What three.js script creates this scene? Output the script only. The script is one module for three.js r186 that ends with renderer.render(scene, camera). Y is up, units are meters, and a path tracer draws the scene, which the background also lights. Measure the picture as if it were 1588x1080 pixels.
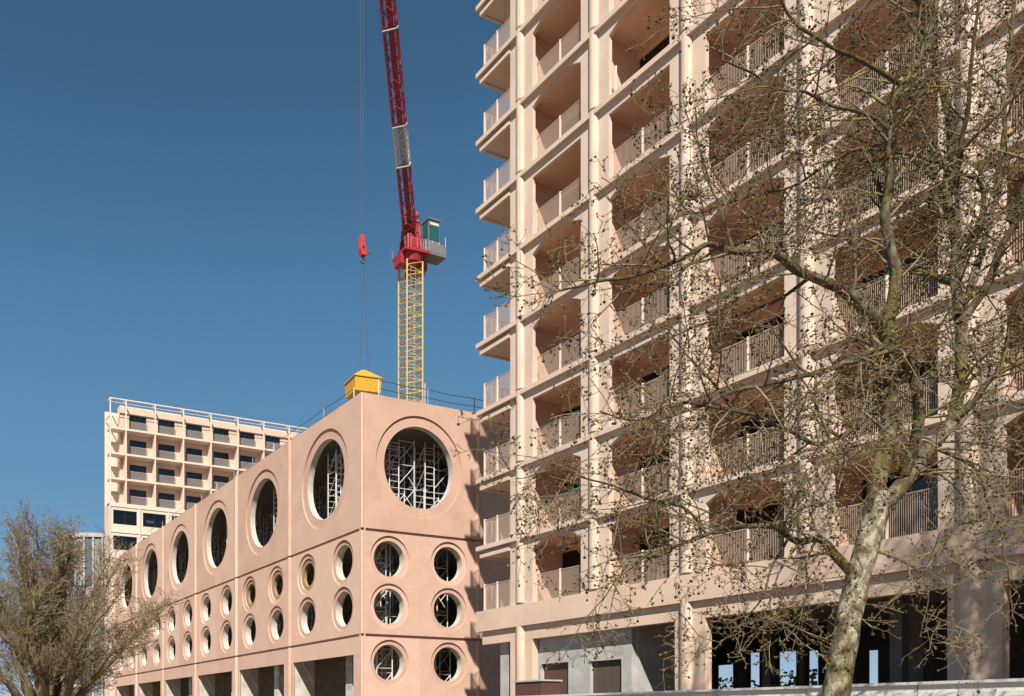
import * as THREE from 'three';
import { mergeGeometries } from 'three/addons/utils/BufferGeometryUtils.js';
import { ImprovedNoise } from 'three/addons/math/ImprovedNoise.js';

// ---------------------------------------------------------------- camera, sky, sun, exposure
const scene = new THREE.Scene();
const W = 1588, H = 1080, FOC = 1325, PCX = 420, PCY = 1115, YAW = 24.6 * Math.PI / 180, EYE = 1.7;
const camera = new THREE.PerspectiveCamera(2 * Math.atan(H / 2 / FOC) * 180 / Math.PI, W / H, 0.1, 3000);
camera.position.set(0, EYE, 0);
camera.lookAt(Math.sin(YAW), EYE, -Math.cos(YAW));
camera.setViewOffset(W, H, W / 2 - PCX, H / 2 - PCY, W, H);      // shift lens: verticals stay vertical
camera.updateProjectionMatrix();

const EXPOSURE = 1.68;
const renderer = new THREE.WebGLRenderer({ antialias: true });
renderer.toneMapping = THREE.LinearToneMapping;
renderer.toneMappingExposure = EXPOSURE;
renderer.shadowMap.enabled = true;

{ // clear spring sky: deep blue overhead, paler towards the horizon
  const w = 64, h = 256, data = new Float32Array(w * h * 4);
  const stops = [[0, .46, .6, .71], [4, .31, .47, .63], [9, .195, .36, .55], [16, .128, .288, .48], [24, .093, .23, .413], [31, .064, .166, .31], [38, .043, .117, .222], [90, .026, .07, .15]];
  for (let j = 0; j < h; j++) {
    const el = ((j + .5) / h - .5) * 180, c = [0, 0, 0];
    if (el <= 0) { c[0] = .2; c[1] = .2; c[2] = .2; }
    else for (let k = 0; k < stops.length - 1; k++) if (el >= stops[k][0] && el <= stops[k + 1][0]) {
      const t = (el - stops[k][0]) / (stops[k + 1][0] - stops[k][0]);
      for (let n = 0; n < 3; n++) c[n] = stops[k][n + 1] * (1 - t) + stops[k + 1][n + 1] * t;
    }
    for (let i = 0; i < w; i++) data.set([c[0] / EXPOSURE, c[1] / EXPOSURE, c[2] / EXPOSURE, 1], (j * w + i) * 4);
  }
  const sky = new THREE.DataTexture(data, w, h, THREE.RGBAFormat, THREE.FloatType);
  sky.mapping = THREE.EquirectangularReflectionMapping; sky.magFilter = THREE.LinearFilter; sky.minFilter = THREE.LinearFilter; sky.needsUpdate = true;
  scene.background = sky; scene.environment = sky;
}
const sun = new THREE.DirectionalLight(new THREE.Color().setRGB(1, .945, .86), 4.6);
sun.position.set(-.416, .691, .591).multiplyScalar(120);
sun.castShadow = true; sun.shadow.mapSize.set(4096, 4096);
Object.assign(sun.shadow.camera, { left: -90, right: 90, top: 90, bottom: -90, near: 1, far: 400 });
scene.add(sun); scene.add(sun.target);

// ---------------------------------------------------------------- helpers
const rng = (s) => () => { s |= 0; s = s + 0x6D2B79F5 | 0; let t = Math.imul(s ^ s >>> 15, 1 | s); t = t + Math.imul(t ^ t >>> 7, 61 | t) ^ t; return ((t ^ t >>> 14) >>> 0) / 4294967296; };
const noise = new ImprovedNoise();
const V = (x, y, z) => new THREE.Vector3(x, y, z);
function at(px, py, s) {                                            // photo pixel and depth -> world point
  const t = (px - PCX) / FOC;
  return V(s * (Math.sin(YAW) + t * Math.cos(YAW)), EYE + (PCY - py) / FOC * s, s * (-Math.cos(YAW) + t * Math.sin(YAW)));
}
const used = {};
function numbered(name) { const n = used[name] = (used[name] ?? -1) + 1; return n ? `${name}_${String(n).padStart(3, '0')}` : name; }
function shade(o) { o.traverse((c) => { if (c.isMesh) { c.castShadow = true; c.receiveShadow = true; } }); return o; }
function thing(name, label, category, group, pos = [0, 0, 0]) {
  const o = new THREE.Group(); o.name = numbered(name); o.position.set(...pos); o.userData = { label, category };
  if (group) o.userData.group = group;
  scene.add(o); return o;
}
function part(name, geo, mat, parent, kind) {
  const m = new THREE.Mesh(geo, mat); m.name = name; m.castShadow = m.receiveShadow = true;
  if (kind) m.userData.kind = kind;
  parent.add(m); return m;
}
function mUV(g) {                                                   // uv in metres from the dominant axis of the normal
  const p = g.attributes.position, n = g.attributes.normal, uv = new Float32Array(p.count * 2);
  for (let i = 0; i < p.count; i++) {
    const ax = Math.abs(n.getX(i)), ay = Math.abs(n.getY(i)), az = Math.abs(n.getZ(i));
    const [u, v] = ax > ay && ax > az ? [p.getZ(i), p.getY(i)] : ay > az ? [p.getX(i), p.getZ(i)] : [p.getX(i), p.getY(i)];
    uv[i * 2] = u; uv[i * 2 + 1] = v;
  }
  g.setAttribute('uv', new THREE.BufferAttribute(uv, 2)); return g;
}
const box = (x0, x1, y0, y1, z0, z1) => mUV(new THREE.BoxGeometry(x1 - x0, y1 - y0, z1 - z0).translate((x0 + x1) / 2, (y0 + y1) / 2, (z0 + z1) / 2));
const merge = (list) => mergeGeometries(list.map((g) => g.index ? g.toNonIndexed() : g));
function bar(a, b, r, sides = 4) {                                  // straight bar between two points
  const d = b.clone().sub(a), g = new THREE.CylinderGeometry(r, r, d.length(), sides, 1);
  g.applyQuaternion(new THREE.Quaternion().setFromUnitVectors(V(0, 1, 0), d.clone().normalize()));
  return g.translate((a.x + b.x) / 2, (a.y + b.y) / 2, (a.z + b.z) / 2);
}
const extrude = (shape, depth, seg = 48) => mUV(new THREE.ExtrudeGeometry(shape, { depth, bevelEnabled: false, curveSegments: seg }));
function halfRound(r, y0, y1, seg = 12, flat = 1) {                           // half column bulging towards local +z
  return mUV(new THREE.CylinderGeometry(r, r, y1 - y0, seg, 1, false, -Math.PI / 2, Math.PI).translate(0, (y0 + y1) / 2, 0).scale(1, 1, flat));
}

// ---------------------------------------------------------------- materials
function plasterMap(seed, lo, scale, streak = 0) {                  // mottled cast concrete, grey multiplier
  const n = 512, d = new Uint8Array(n * n * 4), r = rng(seed);
  const tile = (x, y, f, z) => { // tileable noise by blending
    const a = x / n, b = y / n, s = (i, j) => noise.noise((a + i) * f, (b + j) * f, z);
    return s(0, 0) * (1 - a) * (1 - b) + s(-1, 0) * a * (1 - b) + s(0, -1) * (1 - a) * b + s(-1, -1) * a * b;
  };
  for (let y = 0; y < n; y++) for (let x = 0; x < n; x++) {
    let v = .5 + .55 * tile(x, y, 5, seed) + .3 * tile(x, y, 17, seed + 3) + .16 * tile(x, y, 60, seed + 7) + .14 * (r() - .5);
    if (streak) v -= streak * Math.max(0, tile(x * 1.0, y * .08, 40, seed + 11));
    v = Math.max(0, Math.min(1, v));
    const c = Math.round(255 * (lo + (1 - lo) * v)), i = (y * n + x) * 4;
    d[i] = c; d[i + 1] = Math.round(c * (.985 + .015 * v)); d[i + 2] = Math.round(c * (.97 + .03 * v)); d[i + 3] = 255;
  }
  const t = new THREE.DataTexture(d, n, n); t.colorSpace = THREE.SRGBColorSpace; t.wrapS = t.wrapT = THREE.RepeatWrapping;
  t.magFilter = THREE.LinearFilter; t.minFilter = THREE.LinearMipmapLinearFilter; t.generateMipmaps = true; t.repeat.set(1 / scale, 1 / scale); t.needsUpdate = true; return t;
}
const mapA = plasterMap(3, .9, 5.3, .16), mapB = plasterMap(9, .89, 7.1, .2), mapC = plasterMap(21, .78, 3.7, .3), mapD = plasterMap(33, .94, 4.1, .08);
function std(r, g, b, rough = .85, o = {}) { const m = new THREE.MeshStandardMaterial({ roughness: rough, ...o }); m.color.setRGB(r, g, b); return m; }
const M = {
  cream: [std(.665, .522, .422, .8, { map: mapA }), std(.685, .54, .438, .8, { map: mapB }), std(.645, .503, .402, .8, { map: mapD })],
  salmon: [std(.612, .402, .308, .85, { map: mapA }), std(.578, .372, .28, .85, { map: mapB }), std(.632, .422, .33, .85, { map: mapD })],
  baseStone: std(.7, .522, .405, .85, { map: mapB }),
  inner: std(.72, .475, .35, .85, { map: mapB }),
  concrete: std(.5, .5, .475, .9, { map: mapC }),
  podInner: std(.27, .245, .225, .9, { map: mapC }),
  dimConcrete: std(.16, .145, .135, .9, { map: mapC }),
  sleeve: std(.66, .62, .54, .85, { map: mapC }),
  slat: std(.42, .31, .24, .55), blind: std(.3, .27, .25, .9), hotelBar: std(.36, .32, .3, .55), hotelWall: std(.68, .49, .385, .8, { map: mapA }),
  post: std(.76, .62, .52, .5),
  frame: std(.022, .022, .024, .45),
  glass: (() => { const m = new THREE.MeshPhysicalMaterial({ roughness: .04, transmission: 1, thickness: 0, ior: 1.5 }); m.color.setRGB(.55, .58, .6); return m; })(),
  white: std(.7, .57, .47, .8, { map: mapD }),
  steel: std(.6, .6, .58, .45, { metalness: .2 }),
  scaffold: std(.68, .68, .66, .4, { metalness: .2 }),
  yellow: std(.6, .31, .02, .5), yellowMast: std(.52, .37, .12, .55),
  red: std(.33, .018, .03, .5), redHook: std(.5, .045, .03, .5), dark: std(.03, .03, .03, .6), greyPaint: std(.3, .3, .31, .6),
  platformGrey: std(.16, .15, .15, .7), rope: std(.06, .06, .065, .6), teal: std(.03, .22, .2, .5),
  wood: std(.3, .19, .1, .8), brown: std(.1, .045, .035, .6), board: std(.085, .06, .048, .75),
  hoard: std(.78, .76, .72, .6, { map: mapC }),
};

// ---------------------------------------------------------------- ground
{
  const g = new THREE.PlaneGeometry(3000, 3000).rotateX(-Math.PI / 2); const m = std(.2, .145, .095, .95);
  const o = new THREE.Mesh(mUV(g), m); o.name = 'ground'; o.receiveShadow = true;
  o.userData = { kind: 'structure', label: 'pale gravel ground of the building site', category: 'ground' }; scene.add(o);
}

// ---------------------------------------------------------------- residential tower
const XT = 23.4, BAY = 3.88, Z0 = -27.0, NB = 6, NF = 12, L0 = 6.27, ZEND = Z0 + BAY * NB + .3, ZE = -27.63, XB = XT + 11;
const LV = [L0]; for (let k = 1; k <= NF; k++) LV.push(9.05 + 2.9 * (k - 1));
const LEDGE = .185;
function bayPanel(h, arch, w = BAY, u0 = .68, u1 = 3.23) {
  const s = new THREE.Shape(); s.moveTo(0, 0); s.lineTo(u0, 0);
  if (arch) {
    const sag = .38, top = h - .08, m = (u0 + u1) / 2, c = m - u0;
    s.lineTo(u0, top - sag); s.bezierCurveTo(u0 + .3 * c, top - .17, m - .45 * c, top, m, top); s.bezierCurveTo(m + .45 * c, top, u1 - .3 * c, top - .17, u1, top - sag);
  } else { s.lineTo(u0, h - .33); s.lineTo(u1, h - .33); }
  s.lineTo(u1, 0); s.lineTo(w, 0); s.lineTo(w, h); s.lineTo(0, h); s.closePath();
  return extrude(s, .15, 20);
}
function railPanel(width, parent, x, y, z, turn, opts = {}) {       // railing in local u (along), v (up)
  const r = new THREE.Group(); r.name = 'railing'; r.position.set(x, y, z); r.rotation.y = turn; parent.add(r);
  const g = railGeo(width);
  part('bar_panel', g.bars, M.slat, r, 'stuff'); part('rail', g.rails[0], M.slat, r); part('rail', g.rails[1], M.slat, r);
  for (const u of g.posts) { const p = part('post', postGeo, M.post, r); p.position.set(u, 0, 0); }
  return r;
}
const postGeo = box(-.025, .025, 0, 1.17, -.03, .03);
const railCache = {};
function railGeo(width) {
  if (railCache[width]) return railCache[width];
  const bars = [], n = Math.round(width / .052), half = Math.abs(width) > 2.2 ? [0.02, width / 2, width - .02] : [.02, width / 2, width - .02];
  for (let i = 1; i < n; i++) bars.push(new THREE.BoxGeometry(.013, 1.06, .011).translate(i * width / n, .59, 0));
  const rails = [box(.03, width - .03, 1.1, 1.13, -.015, .015), box(.03, width - .03, .04, .07, -.015, .015)];
  return railCache[width] = { bars: merge(bars), rails, posts: half };
}
{
  const t = thing('residential_tower', 'tall cream concrete tower with grid of arched loggias and slatted balconies', 'building');
  const rnd = rng(7), cream = () => M.cream[Math.floor(rnd() * 3)];
  const h1 = LV[1] - LEDGE - LV[0], hn = 2.9 - LEDGE;
  const geos = { first: bayPanel(h1, true), arch: bayPanel(hn, true), flat: bayPanel(hn, false) };
  const colGeo = halfRound(.2, .07, 2.9, 12, .8), col1 = halfRound(.2, .07, LV[1] - LV[0], 12, .8);
  const partitionN = box(XT + .151, XT + 1.8, 0, hn, -.37, .4), winFrames = [], y2 = 2.15;
  // window of a loggia: frame members (origin at the left foot of the opening in the back wall)
  const WW = 3.03, fr = merge([box(-.03, .03, 0, .07, 0, WW), box(-.03, .03, y2 - .09, y2, 0, WW), ...[0, .98, 1.98, WW - .07].map((z) => box(-.032, .032, .07, y2 - .09, z, z + .07))]);
  const pane = box(-.006, .006, .07, y2 - .09, .07, WW - .07);
  for (let f = 0; f < NF; f++) {
    const y = LV[f], h = f ? hn : h1, flat = (f + 1) % 3 === 0;
    for (let b = 0; b < NB; b++) {
      const z = Z0 + BAY * b;
      const p = part('facade_panel', f ? (flat ? geos.flat : geos.arch) : geos.first, cream(), t);
      p.rotation.y = -Math.PI / 2; p.position.set(XT + .15, y, z);
      const c = part('column', f ? colGeo : col1, cream(), t); c.rotation.y = -Math.PI / 2; c.position.set(XT + .0, y, z);
      const q = part('partition_wall', partitionN, M.inner, t); q.position.set(0, y, z); if (!f) q.scale.y = h1 / hn;
      // back wall over the window, window
      const lin = part('loggia_back_wall', box(XT + 1.75, XT + 1.9, y + y2, y + h, z + .4, z + BAY - .37), M.inner, t);
      lin.name = 'loggia_back_wall';
      const w = part('window', pane, M.glass, t); w.position.set(XT + 1.82, y + .002, z + .44);
      part('window_frame', fr, M.frame, w);
      if (b === 1 && f === 6) { const pp = part('post', postGeo, M.post, t); pp.position.set(XT + .2, y, z + .8); continue; }
      railPanel(2.65, t, XT + .22, y, z + .63, -Math.PI / 2);
      if ((b === 0 && f === 2) || (b === 3 && f === 2) || (b === 0 && f === 1 ) || (b === 4 && f === 3)) part('safety_tube', bar(V(XT + .3, y + 1.22, z + .7), V(XT + .3, y + 1.22, z + 3.2), .03, 6), M.teal, t);
    }
    const c = part('column', f ? colGeo : col1, cream(), t); c.rotation.y = -Math.PI / 2; c.position.set(XT, y, Z0 + BAY * NB);
    part('fin', box(XT + .002, XT + .4, y, y + h, ZE, Z0 - .0), cream(), t);
    if (f) {
      part('ledge', box(XT - .145, XT + .149, y - LEDGE, y, -29.67, ZEND), cream(), t);
      part('ledge', box(XT + .151, XT + 3.6, y - LEDGE, y - .003, -29.67, -29.2), cream(), t);
      part('floor_slab', box(XT + .152, XB, y - .42, y - .004, ZE + .01, ZEND), M.inner, t);
      part('balcony_slab', box(XT + .1, XT + 3.5, y - .44, y - .006, -29.4, ZE), cream(), t);
      part('balcony_lip', box(XT - .05, XT + .099, y - .49, y - .34, -29.52, ZE), cream(), t);
      part('balcony_lip', box(XT + .1, XT + 3.5, y - .49, y - .34, -29.52, -29.401), cream(), t);
    } else {
      part('floor_slab', box(XT + .31, XB, y - .5, y - .004, ZE + .01, ZEND), M.inner, t);
      part('balcony_slab', box(XT + .05, XT + 3.5, y - .85, y - .006, -29.43, ZE), cream(), t);
    }
    railPanel(1.7, t, XT + .12, y, -29.42, -Math.PI / 2);
    railPanel(3.2, t, XT + .14, y, -29.4, 0);
    part('end_wall', box(XT + .401, XB, y, y + h, ZE, ZE + .3), cream(), t);
  }
  const top = LV[NF - 1] + 2.9;
  part('roof', box(XT - .2, XB, top - LEDGE, top + 1.2, -29.67, ZEND), M.cream[0], t);
  part('rear_wall', box(XB, XB + .3, L0, top - LEDGE, ZE, ZEND), M.cream[1], t);
  part('side_wall', box(XT + .16, XB, 0, top - LEDGE, ZEND, ZEND + .3), M.cream[1], t);
  // base band and ground floor
  part('base_band', box(XT - .14, XT + .3, 5.4, L0 - .002, -29.67, ZEND), M.baseStone, t);
  part('ground_lintel', box(XT, XT + .3, 4.85, 5.398, -29.4, ZEND), M.baseStone, t);
  const gcol = halfRound(.22, 0, 5.39, 12, .75);
  for (let b = 0; b <= NB; b += 2) {
    const z = Z0 + BAY * b;
    const c = part('column', gcol, M.baseStone, t); c.rotation.y = -Math.PI / 2; c.position.set(XT, 0, z);
    part('ground_pier', box(XT, XT + .3, 0, 4.849, b ? z - .45 : ZE, z + .66), M.baseStone, t);
  }
  part('ground_pier', box(XT + .3, XT + .9, 0, 5.3, -28.6, -28.1), M.concrete, t);
  part('end_wall', box(XT + .31, XB, 0, L0 - .55, ZE, ZE + .25), M.concrete, t);
  // grey concrete infill of the first wide bay with two openings
  const cw = (a, b, y0, y1) => part('infill_wall', box(XT + .34, XT + .6, y0, y1, a, b), M.concrete, t);
  cw(-26.4, -26.22, 0, 5.3); cw(-26.22, -24.75, 3.85, 5.3); cw(-24.75, -23.65, 0, 5.3); cw(-23.65, -22.2, 3.8, 5.3); cw(-22.2, -21.75, 0, 5.3);
  part('opening_board', box(XT + .5, XT + .54, 0, 3.85, -26.22, -24.75), M.brown, t);
  for (let i = 0; i < 5; i++) part('opening_board', box(XT + .48, XT + .52 + .01 * (i % 2), 0, 3.8, -23.65 + i * .29, -23.65 + i * .29 + .275), M.board, t);
  part('infill_wall', box(XT + .601, XT + 2.6, 0, 5.3, -21.95, -21.7), M.concrete, t);
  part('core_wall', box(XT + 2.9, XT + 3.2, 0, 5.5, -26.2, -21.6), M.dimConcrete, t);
  // inside the ground floor: columns, beams and the rear wall with its openings
  const zOn = (px, X) => { const tt = (px - PCX) / FOC; return X * (-Math.cos(YAW) + tt * Math.sin(YAW)) / (Math.sin(YAW) + tt * Math.cos(YAW)); };
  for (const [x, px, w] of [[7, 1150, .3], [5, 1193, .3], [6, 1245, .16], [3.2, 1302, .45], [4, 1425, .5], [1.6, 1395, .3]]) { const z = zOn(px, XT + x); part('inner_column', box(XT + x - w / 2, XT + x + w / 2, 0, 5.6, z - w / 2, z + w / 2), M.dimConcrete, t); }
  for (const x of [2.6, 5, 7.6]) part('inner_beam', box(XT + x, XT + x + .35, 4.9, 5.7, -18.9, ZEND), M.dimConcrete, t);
  const zAt = (px) => { const tt = (px - PCX) / FOC; return XB * (-Math.cos(YAW) + tt * Math.sin(YAW)) / (Math.sin(YAW) + tt * Math.cos(YAW)); };
  let zl = ZE;
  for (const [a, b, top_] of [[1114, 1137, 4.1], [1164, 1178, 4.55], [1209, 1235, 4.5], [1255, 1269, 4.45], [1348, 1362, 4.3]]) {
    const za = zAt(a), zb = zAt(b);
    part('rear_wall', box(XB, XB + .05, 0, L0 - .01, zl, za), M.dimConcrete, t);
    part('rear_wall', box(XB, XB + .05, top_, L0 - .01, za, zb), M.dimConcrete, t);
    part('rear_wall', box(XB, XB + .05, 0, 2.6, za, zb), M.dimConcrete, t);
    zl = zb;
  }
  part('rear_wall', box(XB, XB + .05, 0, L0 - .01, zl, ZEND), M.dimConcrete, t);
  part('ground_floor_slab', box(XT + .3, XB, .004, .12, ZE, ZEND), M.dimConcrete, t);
}

// ---------------------------------------------------------------- podium building with round openings
const PZ = -39.45, PTOP = 19.15, B1 = 11.77, B2 = 6.11, GAP = .15, MOD = 8.78, NMOD = 6, RW = 7.65;
{
  const t = thing('round_window_block', 'salmon concrete corner block with large and small round openings', 'building');
  const rnd = rng(19), sal = () => M.salmon[Math.floor(rnd() * 3)];
  const R1 = 2.27, R1o = 2.83, R2 = .97, R2o = 1.23, TH = .085;
  const rect = (w, y0, y1, holes) => {
    const s = new THREE.Shape(); s.moveTo(0, y0); s.lineTo(w, y0); s.lineTo(w, y1); s.lineTo(0, y1); s.closePath();
    for (const [u, v, r] of holes) { const p = new THREE.Path(); p.absellipse(u, v, r, r, 0, Math.PI * 2, true); s.holes.push(p); }
    return extrude(s, TH, r48(holes));
  };
  const r48 = (h) => h.length ? 64 : 2;
  const half = (a, b, y0, y1, holes) => {
    const s = new THREE.Shape(), cut = holes.find(([u, , r]) => Math.abs(u - a) < .01 || Math.abs(u - b) < .01);
    s.moveTo(a, y0); s.lineTo(b, y0);
    if (cut && Math.abs(cut[0] - b) < .01) { s.lineTo(b, cut[1] - cut[2]); s.absarc(b, cut[1], cut[2], -Math.PI / 2, Math.PI / 2, true); }
    s.lineTo(b, y1); s.lineTo(a, y1);
    if (cut && Math.abs(cut[0] - a) < .01) { s.lineTo(a, cut[1] + cut[2]); s.absarc(a, cut[1], cut[2], Math.PI / 2, -Math.PI / 2, true); }
    s.closePath();
    for (const [u, v, r] of holes) if (u - r > a && u + r < b) { const p = new THREE.Path(); p.absellipse(u, v, r, r, 0, Math.PI * 2, true); s.holes.push(p); }
    return extrude(s, TH, 64);
  };
  const annulus = (ro, ri, d) => { const s = new THREE.Shape(); s.absarc(0, 0, ro, 0, Math.PI * 2); const p = new THREE.Path(); p.absarc(0, 0, ri, 0, Math.PI * 2, true); s.holes.push(p); return extrude(s, d, 64); };
  const ring = { 1: annulus(R1o + .06, R1, .03), 2: annulus(R2o + .06, R2, .03) };
  const sleeve = { 1: annulus(R1 + .2, R1 + .004, .36), 2: annulus(R2 + .2, R2 + .004, .42) };
  const form = annulus(R2 - .005, R2 - .27, .2);
  // place(mesh, u, v, w): u along the face, v up, w outwards; faces: 0 = long side (faces -X), 1 = short side (faces +Z)
  const place = (face, m, u, v, w) => { if (face) m.position.set(XT + u, v, PZ + w); else { m.rotation.y = -Math.PI / 2; m.position.set(XT - w, v, PZ - u); } return m; };
  const panelCache = {};
  function module(face, u0, w, wc, ground) {                        // one module; on the long side u runs away from the corner
    // on the long side the local u axis points to +z, so the panel starts at its far end
    const start = face ? u0 : u0 + w;
    const du = (u) => face ? u0 + u : u0 + (w - u);                 // local u -> face u
    const big = [[wc, 15.56, 1]], small = [-1, 1].flatMap((s) => [[wc + s * (face ? 1.95 : 2.2), 10.39 - .0, 2], [wc + s * (face ? 1.95 : 2.2), 7.8, 2]]);
    const low = ground ? [-1, 1].map((s) => [wc + s * 1.95, 4.75, 2]) : [];
    const add = (key, y0, y1, holes) => {                           // two cast panels meet on the centre line
      const list = holes.map(([u, v, k]) => [u, v, k === 1 ? R1o : R2o]), gs = panelCache[face + key] ??= [half(0, wc - .003, y0, y1, list), half(wc + .003, w - .004, y0, y1, list)];
      for (const g of gs) place(face, part('wall_panel', g, sal(), t), start, 0, -TH);
      holes.forEach(([u, v, k], i) => {
        const rg = place(face, part('window_surround', ring[k], sal(), t), du(u), v, -TH - .033);
        place(face, part('window_sleeve', sleeve[k], M.sleeve, t), du(u), v, -TH - .034 - (k === 1 ? .36 : .42));
        if (!face && k === 2 && v > 9 && ((u0 < 1 && i === 0) || (u0 > 5 && u0 < 12))) place(face, part('timber_formwork', form, M.wood, t), du(u), v, -TH - .28);
      });
    };
    add('top', B1 + GAP, PTOP, big); add('mid', B2 + GAP, B1, small);
    if (ground) add('low', 0, B2, low);
    else {
      place(face, part('wall_panel', panelCache.lin ??= rect(w - .004, 5.17, B2, []), sal(), t), start, 0, -TH);
      place(face, part('wall_panel', panelCache.pier ??= rect(.86, 0, 5.169, []), sal(), t), start - w + .86, 0, -TH);     // pier at the near side of the opening
      place(face, part('wall_panel', panelCache.pier2 ??= rect(.45, 0, 5.169, []), sal(), t), start, 0, -TH);
    }
    // joint behind the dark horizontal grooves
    for (const y of [B1, B2]) place(face, part('joint', panelCache[face + 'j' + y] ??= rect(w - .004, y - .03, y + GAP + .03, []), M.salmon[1], t), start, 0, -TH - .16);
  }
  for (let i = 0; i < NMOD; i++) module(0, i * MOD, MOD, MOD / 2 + .1, false);
  module(1, 0, RW, 3.72, true);
  for (const [y0, y1] of [[0, B2], [B2 + GAP, B1], [B1 + GAP, PTOP]]) place(1, part('wall_panel', rect(RW, y0, y1, []), sal(), t), RW + .004, 0, -TH);
  for (const y of [B1, B2]) place(1, part('joint', panelCache['1j' + y], M.salmon[1], t), RW, 0, -TH - .16);
  // half-round vertical strips
  const st = [halfRound(.15, B1 + GAP - .02, PTOP), halfRound(.15, B2 + GAP - .02, B1 + .02), halfRound(.15, 0, B2 + .02)];
  for (let i = 1; i <= NMOD; i++) for (const g of st) place(0, part('strip', g, M.salmon[i % 3], t), i * MOD, 0, -.01);
  for (const g of st) place(1, part('strip', g, M.salmon[0], t), RW, 0, -.01);
  const cs = mUV(new THREE.CylinderGeometry(.07, .07, 1, 12));
  for (const [y0, y1] of [[B1 + GAP, PTOP - .01], [B2 + GAP, B1], [0, B2]]) { const c = part('corner_strip', cs, M.salmon[2], t); c.scale.y = y1 - y0; c.position.set(XT + .045, (y0 + y1) / 2, PZ - .045); }
  // roof, floors and rear walls close the block
  const XE = XT + RW * 2, ZF = PZ - MOD * NMOD;
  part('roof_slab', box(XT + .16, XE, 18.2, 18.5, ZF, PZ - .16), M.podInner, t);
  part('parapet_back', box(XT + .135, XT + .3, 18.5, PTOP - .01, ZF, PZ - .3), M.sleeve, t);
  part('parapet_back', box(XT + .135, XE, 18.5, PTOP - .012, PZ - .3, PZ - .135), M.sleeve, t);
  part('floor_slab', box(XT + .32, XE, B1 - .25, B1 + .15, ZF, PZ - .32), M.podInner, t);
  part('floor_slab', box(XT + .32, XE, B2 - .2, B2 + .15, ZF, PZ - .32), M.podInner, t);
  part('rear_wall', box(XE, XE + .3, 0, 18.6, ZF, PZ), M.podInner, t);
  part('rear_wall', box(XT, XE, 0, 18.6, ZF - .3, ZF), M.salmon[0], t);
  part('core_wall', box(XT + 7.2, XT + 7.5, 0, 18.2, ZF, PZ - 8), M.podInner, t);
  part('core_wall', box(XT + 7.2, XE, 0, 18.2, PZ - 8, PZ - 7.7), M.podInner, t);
  for (let i = 0; i < NMOD; i++) {                                  // inner concrete returns behind the ground piers
    part('concrete_pier', box(XT + .14, XT + 1.5, 0, 5.6, PZ - (i + 1) * MOD + .1, PZ - (i + 1) * MOD + .45), M.sleeve, t);
    part('concrete_pier', box(XT + .9, XT + 1.7, 0, 5.6, PZ - i * MOD - 3.3 - (i % 2), PZ - i * MOD - 2.6 - (i % 2)), i % 3 ? M.sleeve : M.concrete, t);
  }
  part('concrete_sill', box(XT + .5, XT + 1.3, 2.6, 3.3, PZ - 2.6, PZ - .5), M.sleeve, t);
}

// scaffold towers inside the block
const scaffoldProto = (() => {
  const o = new THREE.Group(); const w = 1.65, d = 1.0, h = 5.6, lw = .62;
  const up = bar(V(0, 0, 0), V(0, h, 0), .035, 6);
  for (const [x, z] of [[0, 0], [lw, 0], [w, 0], [0, -d], [lw, -d], [w, -d]]) { const p = part('upright', up, M.scaffold, o); p.position.set(x, 0, z); }
  const rungs = [], braces = [], decks = [];
  for (let y = .25; y < h; y += .36) for (const z of [0, -d]) rungs.push(bar(V(0, y, z), V(lw, y, z), .022));
  for (let k = 0; k < 4; k++) {
    const y = .3 + k * 1.35;
    for (const z of [0, -d]) { braces.push(bar(V(lw, y, z), V(w, y + 1.1, z), .024), bar(V(lw, y + 1.12, z), V(w, y + 1.12, z), .024)); }
    braces.push(bar(V(w, y, 0), V(w, y + 1.1, -d), .02), bar(V(0, y, -d), V(0, y + 1.1, 0), .02), bar(V(0, y, 0), V(0, y, -d), .02), bar(V(w, y, 0), V(w, y, -d), .02));
  }
  part('ladder_rungs', merge(rungs), M.scaffold, o); part('braces', merge(braces), M.scaffold, o);
  part('deck', box(0, w, 1.62, 1.67, -d, 0), M.wood, o);
  return o;
})();
{
  const list = [];
  for (const [x, y] of [[2.6, B1 + .16], [5.0, B1 + .16], [1.0, B2 + .16], [4.9, B2 + .16], [1.1, .13], [5.1, .13]]) list.push([XT + x, y, PZ - 1.35, 0]);
  list.push([XT + 1.0, B1 + .16, PZ - 4.6, 0]);
  list.push([XT + 3.4, B1 + .16, PZ - 4.2, .3], [XT + 5.6, B1 + .16, PZ - 3.6, 0], [XT + 3.0, B2 + .16, PZ - 3.2, 0], [XT + 3.1, .13, PZ - 3.4, .2]);
  for (let i = 0; i < NMOD; i++) { list.push([XT + 1.3, B1 + .16, PZ - i * MOD - 5.2, -Math.PI / 2]); list.push([XT + 2.9, B1 + .16, PZ - i * MOD - 4.0, -Math.PI / 2]); }
  list.push([XT + 1.3, B2 + .16, PZ - 2.9, -Math.PI / 2], [XT + 1.4, .13, PZ - 2.4, -Math.PI / 2], [XT + 2.2, B2 + .16, PZ - MOD - 2.9, -Math.PI / 2], [XT + 2.2, B2 + .16, PZ - MOD - 6.9, -Math.PI / 2]);
  for (const [x, y, z, a] of list) {
    const o = scaffoldProto.clone(); o.name = numbered('scaffold_tower'); o.position.set(x, y, z); o.rotation.y = a;
    const where = a < -1 ? (y > B1 ? 'a large round opening of the long side' : y > B2 ? 'the small round openings of the long side' : 'the nearest square ground opening of the long side') : (y > B1 ? 'the large round opening of the short side' : y > B2 ? 'the middle small round openings of the short side' : 'the lowest round openings of the short side');
    o.userData = { label: `white metal scaffold tower behind ${where}`, category: 'scaffold', group: `scaffold towers behind ${where}` };
    scene.add(o);
  }
}

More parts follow.
